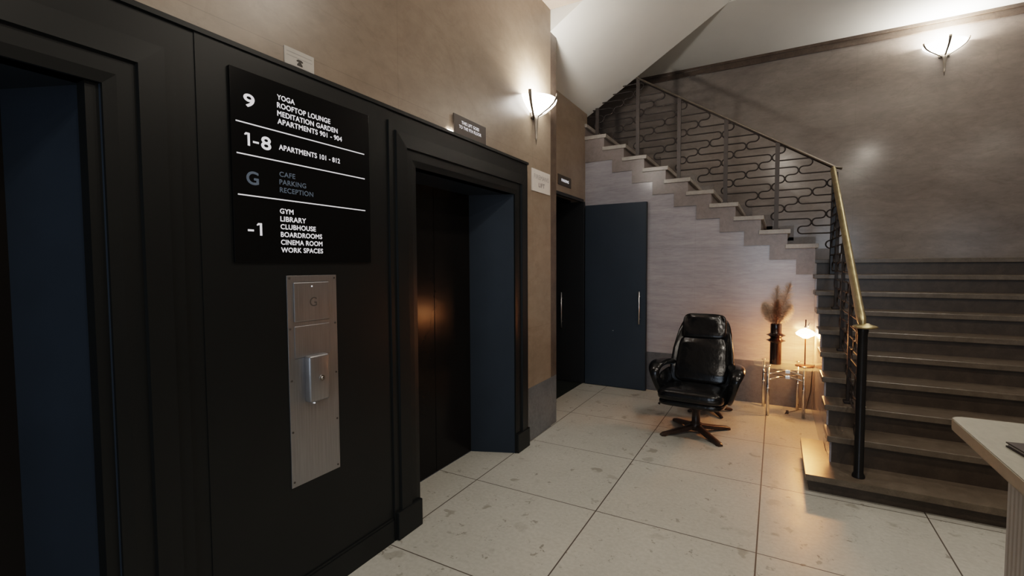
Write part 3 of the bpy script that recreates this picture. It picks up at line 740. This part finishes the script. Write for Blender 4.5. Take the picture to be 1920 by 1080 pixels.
for z_, y0 in ((0.43, 0), (0.375, 0)):
    bm = bmesh.new(); tube(bm, [(-0.148, -0.135, z_-0.012), (-0.05, -0.04, z_+0.003), (0.03, 0.03, z_+0.005), (0.118, 0.205, z_-0.008)], 0.008, 8)
    tube(bm, [(-0.192, 0.185, z_-0.008), (-0.05, 0.06, z_+0.002), (0.04, 0.0, z_+0.004), (0.158, -0.075, z_-0.01)], 0.008, 8)
    obj('cross_bar', bm, 'chrome', tb, True)
    obj('bar_clamp', bx(0.0, 0.045, -0.012, 0.045, z_-0.018, z_+0.018, bevel=0.004), 'chrome', tb)

# vase with ribbed rings
vs = thing('ceramic_vase', 'tall dark tubular vase with two ring flanges on the glass table', 'vase', (0.012, 5.40, TZ+0.001))
prof = [(0, 0), (0.052, 0.0), (0.052, 0.215), (0.056, 0.222), (0.088, 0.238), (0.056, 0.254), (0.050, 0.265), (0.056, 0.276), (0.088, 0.292), (0.056, 0.308), (0.050, 0.315), (0.050, 0.405), (0.044, 0.405), (0.044, 0.05), (0, 0.05)]
sharp(obj('body', lathe(bmesh.new(), prof, 0, 0, 36), 'vase', vs), 0.9)

def plume_mat(name, col, var=0.3):
    m_, nt_, b_ = new_mat(name); f_ = noise(nt_, coords(nt_), 60, 2)
    r__ = ramp(nt_, [(0.3, tuple(c*(1-var) for c in col)), (0.7, tuple(c*(1+var*0.6) for c in col))], f_); nt_.links.new(r__.outputs[0], b_.inputs['Base Color'])
    b_.inputs['Roughness'].default_value = 0.9; b_.inputs['Specular IOR Level'].default_value = 0.1
    t1 = nt_.nodes.new('ShaderNodeBsdfTranslucent'); nt_.links.new(r__.outputs[0], t1.inputs[0]); m1 = nt_.nodes.new('ShaderNodeMixShader'); m1.inputs[0].default_value = 0.65
    nt_.links.new(b_.outputs[0], m1.inputs[1]); nt_.links.new(t1.outputs[0], m1.inputs[2]); nt_.links.new(m1.outputs[0], nt_.nodes['Material Output'].inputs[0]); return m_
M['plcream'] = plume_mat('cream dried plume', (0.90, 0.79, 0.68)); M['plbrown'] = plume_mat('brown dried plume', (0.60, 0.42, 0.30)); M['plair'] = plume_mat('pale dry grass', (0.66, 0.57, 0.49))
def plume(name, label, mat, tip, L, width, dens, hair, group, lean):
    """tip: direction of the stalk from the vase mouth; L plume length"""
    t_ = thing(name, label, 'dried grass', (0.012, 5.40, TZ+0.06), 0, group)
    d = Vector(tip).normalized(); base = Vector((lean[0]*0.5, lean[1]*0.5, 0.0)); mouth = Vector((lean[0], lean[1], 0.345))
    L0 = Vector((mouth.x, mouth.y, mouth.z))
    end = L0 + d*(L)
    obj('stalk', tube(bmesh.new(), [base, L0, L0+d*L*0.5, end], [0.0018, 0.0018, 0.0014, 0.0006], 5), mat, t_, True)
    bm = bmesh.new(); rnd = random.Random(hash(name+str(tip)) % 1000 if False else int(abs(tip[0])*1000+L*777))
    for i in range(dens):
        f = rnd.random(); p = L0 + d*L*(0.03+0.97*f)
        prof_ = math.sin(PI*min(1, (f*0.92+0.08)))**0.6
        rv = Vector((rnd.gauss(0, 1), rnd.gauss(0, 1), rnd.gauss(0.3, 0.7))).normalized()
        hl = hair*(0.5+rnd.random()*0.7)
        out = (rv*width*prof_ + d*0.5*hl)
        q1 = p + out*0.5 + d*0.1*hl; q2 = p + out + Vector((0, 0, -0.25*hl*rnd.random()))
        sd = out.cross(Vector((rnd.random()-.5, rnd.random()-.5, rnd.random()-.5)))
        if sd.length < 1e-6: continue
        sd = sd.normalized()*(0.0010+0.0008*rnd.random())
        a = [bm.verts.new(p-sd), bm.verts.new(p+sd), bm.verts.new(q1+sd), bm.verts.new(q1-sd), bm.verts.new(q2)]
        bm.faces.new((a[0], a[1], a[2], a[3])); bm.faces.new((a[3], a[2], a[4]))
    obj('plume', bm, mat, t_)
    return t_
G_ = 'dried plumes in the dark vase'
plume('dried_plume', 'cream fluffy dried plume leaning left out of the dark vase', 'plcream', (-0.42, 0.0, 1), 0.20, 0.078, 3600, 0.06, G_, (-0.022, 0))
plume('dried_plume', 'cream fluffy dried plume leaning right out of the dark vase', 'plcream', (0.50, -0.02, 1), 0.20, 0.078, 3600, 0.06, G_, (0.022, 0))
plume('dried_plume', 'dense brown dried plume upright in the middle of the dark vase', 'plbrown', (0.03, -0.14, 1), 0.235, 0.048, 2600, 0.05, G_, (0, -0.018))
plume('dried_grass_stem', 'wispy pale dried grass rising highest above the dark vase', 'plair', (0.27, 0.05, 1), 0.40, 0.10, 420, 0.08, G_, (0.008, 0.015))
plume('dried_grass_stem', 'wispy pale dried grass rising straight up behind the brown plume', 'plair', (0.04, 0.1, 1), 0.36, 0.10, 380, 0.08, G_, (-0.008, 0.018))

# table lamp
lp = thing('table_lamp', 'small lit mushroom table lamp with thin stem and round base on the glass table', 'lamp', (0.265, 5.40, TZ+0.001))
obj('base', lathe(bmesh.new(), [(0, 0), (0.082, 0), (0.084, 0.006), (0.078, 0.011), (0.01, 0.016), (0, 0.016)], 0, 0, 36), 'lampmetal', lp, True)
obj('stem', tube(bmesh.new(), [(0, 0, 0.01), (0, 0, 0.46)], 0.0055, 10), 'lampmetal', lp, True)
sh = obj('lamp_shade', lathe(bmesh.new(), [(0.010, 0.372), (0.03, 0.368), (0.060, 0.352), (0.086, 0.325), (0.084, 0.323), (0.058, 0.346), (0.03, 0.360), (0.010, 0.364)], 0, 0, 40), 'shade', lp, True)
obj('bulb', lathe(bmesh.new(), [(0, 0.275), (0.022, 0.278), (0.045, 0.293), (0.079, 0.312), (0.080, 0.322), (0.055, 0.337), (0, 0.342)], 0, 0, 30), 'bulb', lp, True)['label'] = 'glowing opal bulb'
obj('knob', lathe(bmesh.new(), [(0, 0.37), (0.012, 0.372), (0.012, 0.395), (0.005, 0.40), (0, 0.40)], 0, 0, 16), 'chrome', lp, True)
obj('carrying_loop', tube(bmesh.new(), [(0.018, 0, 0.385), (0.024, 0, 0.41), (0.030, 0, 0.432)], 0.004, 8), 'chrome', lp, True)
cb = obj('lamp_cord', tube(bmesh.new(), [(0.345, 5.42, TZ+0.012), (0.350, 5.52, 0.50), (0.345, 5.66, 0.47), (0.335, 5.675, 0.2), (0.30, 5.66, 0.012), (0.18, 5.52, 0.008), (0.11, 5.42, 0.008), (0.105, 5.37, 0.010), (0.112, 5.34, 0.03), (0.120, 5.36, 0.045)], 0.0035, 6), 'newel', None, True)
tag(cb, 'thin dark lamp cord trailing to the floor under the glass table', 'cord')
pg = obj('power_plug', bx(0.112, 0.136, 5.33, 5.36, 0.02, 0.055, bevel=0.005), 'ink'); tag(pg, 'small dark plug on the end of the lamp cord on the floor', 'plug')
pg.rotation_euler = (0, 0, 0)

# ------------------------------------------------------------------ wall sconces
def half_lathe(bm, prof, seg=28, a0=PI, a1=2*PI):
    rings = [[bm.verts.new((r0*math.cos(a0+(a1-a0)*k/seg), r0*math.sin(a0+(a1-a0)*k/seg), z0)) for k in range(seg+1)] for r0, z0 in prof]
    for a, c in zip(rings, rings[1:]):
        for k in range(seg): bm.faces.new((a[k], a[k+1], c[k+1], c[k]))
    return bm
def sconce(loc, rotz, label):
    """half bowl uplighter; local y = 0 is the wall face, the bowl bulges towards -y; loc is at rim height on the wall"""
    t_ = thing('wall_sconce', label, 'wall light', loc, rotz, 'uplighter wall sconces')
    prof = [(0.200, 0.0), (0.193, -0.020), (0.164, -0.050), (0.116, -0.080), (0.060, -0.104), (0.002, -0.114), (0.002, -0.108), (0.058, -0.098), (0.112, -0.074), (0.159, -0.046), (0.187, -0.018), (0.194, 0.0)]
    obj('glass_bowl', half_lathe(bmesh.new(), prof), 'sconceglass', t_, True)
    obj('back_plate', bx(-0.05, 0.05, -0.012, -0.001, -0.15, -0.02, bevel=0.003), 'brassdull', t_)
    obj('bulb', cushion(0.022, 0.022, 0.035, 1, None, 16, 12, Matrix.Translation((0, -0.06, -0.055))), 'sconceglass', t_, True)
    for a in (PI+0.30, 1.5*PI, 2*PI-0.30):
        ca, sa = math.cos(a), math.sin(a)
        pts = [(0.004, -0.150), (0.030, -0.138), (0.082, -0.108), (0.138, -0.078), (0.182, -0.042), (0.204, -0.006), (0.212, 0.024)]
        obj('arm', tube(bmesh.new(), [(ca*r0, sa*r0-0.012, z0) for r0, z0 in pts], [0.007, 0.007, 0.007, 0.008, 0.009, 0.011, 0.010], 8, flat=(0.6, 1.3)), 'brassdull', t_, True)
    bm = lathe(bmesh.new(), [(0.0, -0.11), (0.024, -0.125), (0.019, -0.165), (0.013, -0.25), (0.008, -0.31), (0.011, -0.315), (0.006, -0.325), (0.0, -0.37)], 0, -0.030, 18)
    obj('spike', bm, 'brassdull', t_, True)
    return t_
S1 = (XW, 3.60, 2.885); S2 = (1.65, YF, 4.035)
sconce(S1, PI/2, 'glowing glass half bowl wall light on the marble pier beside the second lift')
sconce(S2, 0, 'glowing glass half bowl wall light high on the stair wall below the cornice')

# ------------------------------------------------------------------ reception counter
ct = thing('reception_counter', 'reception counter corner with pale stone top and white fluted base', 'counter', (0.508, 2.04, 0))
pts = [(0.0, 0.0)]
def rc(cx, cy, r0, a0, a1, n=8): return [(cx+r0*math.cos(math.radians(a0+(a1-a0)*i/n)), cy+r0*math.sin(math.radians(a0+(a1-a0)*i/n))) for i in range(n+1)]
ring = rc(0.03, -0.03, 0.03, 180, 90) + [(1.9, 0.0), (1.9, -2.6), (0.0, -2.6)]
bm = prism(ring, 'z', 0.962, 1.0)
bmesh.ops.bevel(bm, geom=[e for e in bm.edges if abs(e.verts[0].co.z-e.verts[1].co.z) < 1e-4], offset=0.004, segments=2, affect='EDGES')
sharp(obj('worktop', bm, 'countertop', ct))
# fluted base: scalloped outline
out = []; n = 96; x0, y1, y0 = 0.05, -0.29, -2.55
for i in range(n*4+1):
    f = i/(n*4); y = y1+(y0-y1)*f; out.append((x0+0.006-0.006*abs(math.sin(PI*n*f)), y))
ringb = out + [(1.85, y0), (1.85, y1)]
obj('fluted_base', prism(ringb, 'z', 0.0, 0.962), 'flute', ct)
fo = thing('leather_folder', 'dark folder lying on the pale stone worktop at the right edge', 'folder', (0.556, 1.76, 1.0005), math.radians(-82))
bm = bx(0.0, 0.28, 0.0, 0.20, 0.0, 0.004, bevel=0.001); obj('cover', bm, 'folder', fo)
bm = bx(0.002, 0.275, 0.004, 0.196, 0.004, 0.010); obj('pages', bm, 'paperw', fo)
bm = bx(0.0, 0.28, 0.0, 0.20, 0.010, 0.014, bevel=0.001); obj('cover', bm, 'folder', fo)

# added emitter, no known fitting: makes the glow behind the lift sign
ld = obj('added_glow_strip', bx(-1.8115, -1.804, 2.40, 2.80, 2.348, 2.356), emis('added white glow', (1, 0.97, 0.93), 60)); tag(ld, 'thin added glowing strip imitating a glow on the ledge behind the lift sign', 'light')

# ------------------------------------------------------------------ lights
def light(kind, loc, energy, col, rot=(0, 0, 0), **kw):
    l = bpy.data.lights.new(kind.lower()+'_light', kind); l.energy = energy; l.color = col
    for k, v_ in kw.items(): setattr(l, k, v_)
    o = bpy.data.objects.new(kind.lower()+'_light', l); COL.objects.link(o); o.location = loc; o.rotation_euler = rot; return o
# daylight from the glazed entrance behind the viewer
light('AREA', (0.7, -4.9, 1.5), 80, (0.74, 0.86, 1.0), (math.radians(90), 0, 0), shape='RECTANGLE', size=3.2, size_y=2.7)
# lobby ceiling downlights
for x, y in ((0.1, 0.4), (1.6, 0.4), (0.1, 2.5), (1.6, 2.5), (0.4, -1.8)):
    light('AREA', (x, y, 3.78), 19, (1.0, 0.90, 0.78), (0, 0, 0), shape='DISK', size=0.22)
# sconces
light('POINT', (S1[0]+0.085, S1[1], S1[2]+0.0), 62, (1.0, 0.94, 0.87), shadow_soft_size=0.05)
light('POINT', (S2[0], S2[1]-0.085, S2[2]+0.0), 75, (1.0, 0.93, 0.86), shadow_soft_size=0.05)
# added unseen fill above the lower flight, brightens the far stair wall
light('AREA', (1.3, 4.9, 4.9), 16, (1.0, 0.90, 0.80), (0, 0, 0), shape='DISK', size=0.3)
# table lamp
light('POINT', (0.265, 5.40, TZ+0.262), 2.0, (1.0, 0.42, 0.15), shadow_soft_size=0.01)

w = bpy.data.worlds.new('World'); bpy.context.scene.world = w; w.use_nodes = True
w.node_tree.nodes['Background'].inputs[0].default_value = (0.5, 0.5, 0.55, 1); w.node_tree.nodes['Background'].inputs[1].default_value = 0.05

# ------------------------------------------------------------------ camera
cam = bpy.data.cameras.new('camera'); co = bpy.data.objects.new('camera', cam); COL.objects.link(co)
f_, yaw, pit, rol = 880.456, 0.511982, 0.0469047, -0.0048299
cam.sensor_width = 36; cam.lens = 36*f_/1920; cam.clip_start = 0.05
cy, sy, cp, sp_ = math.cos(yaw), math.sin(yaw), math.cos(pit), math.sin(pit)
fw = Vector((-sy*cp, cy*cp, -sp_)); r0 = Vector((cy, sy, 0)); u0 = r0.cross(fw)
r1 = r0*math.cos(rol)+u0*math.sin(rol); u1 = u0*math.cos(rol)-r0*math.sin(rol)
mat = Matrix((r1, u1, -fw)).transposed().to_4x4(); mat.translation = (0, 0, 1.5)
co.matrix_world = mat
bpy.context.scene.camera = co
bpy.context.scene.view_settings.view_transform = 'Filmic'
bpy.context.scene.view_settings.look = 'Medium High Contrast'
bpy.context.scene.view_settings.exposure = 0.05
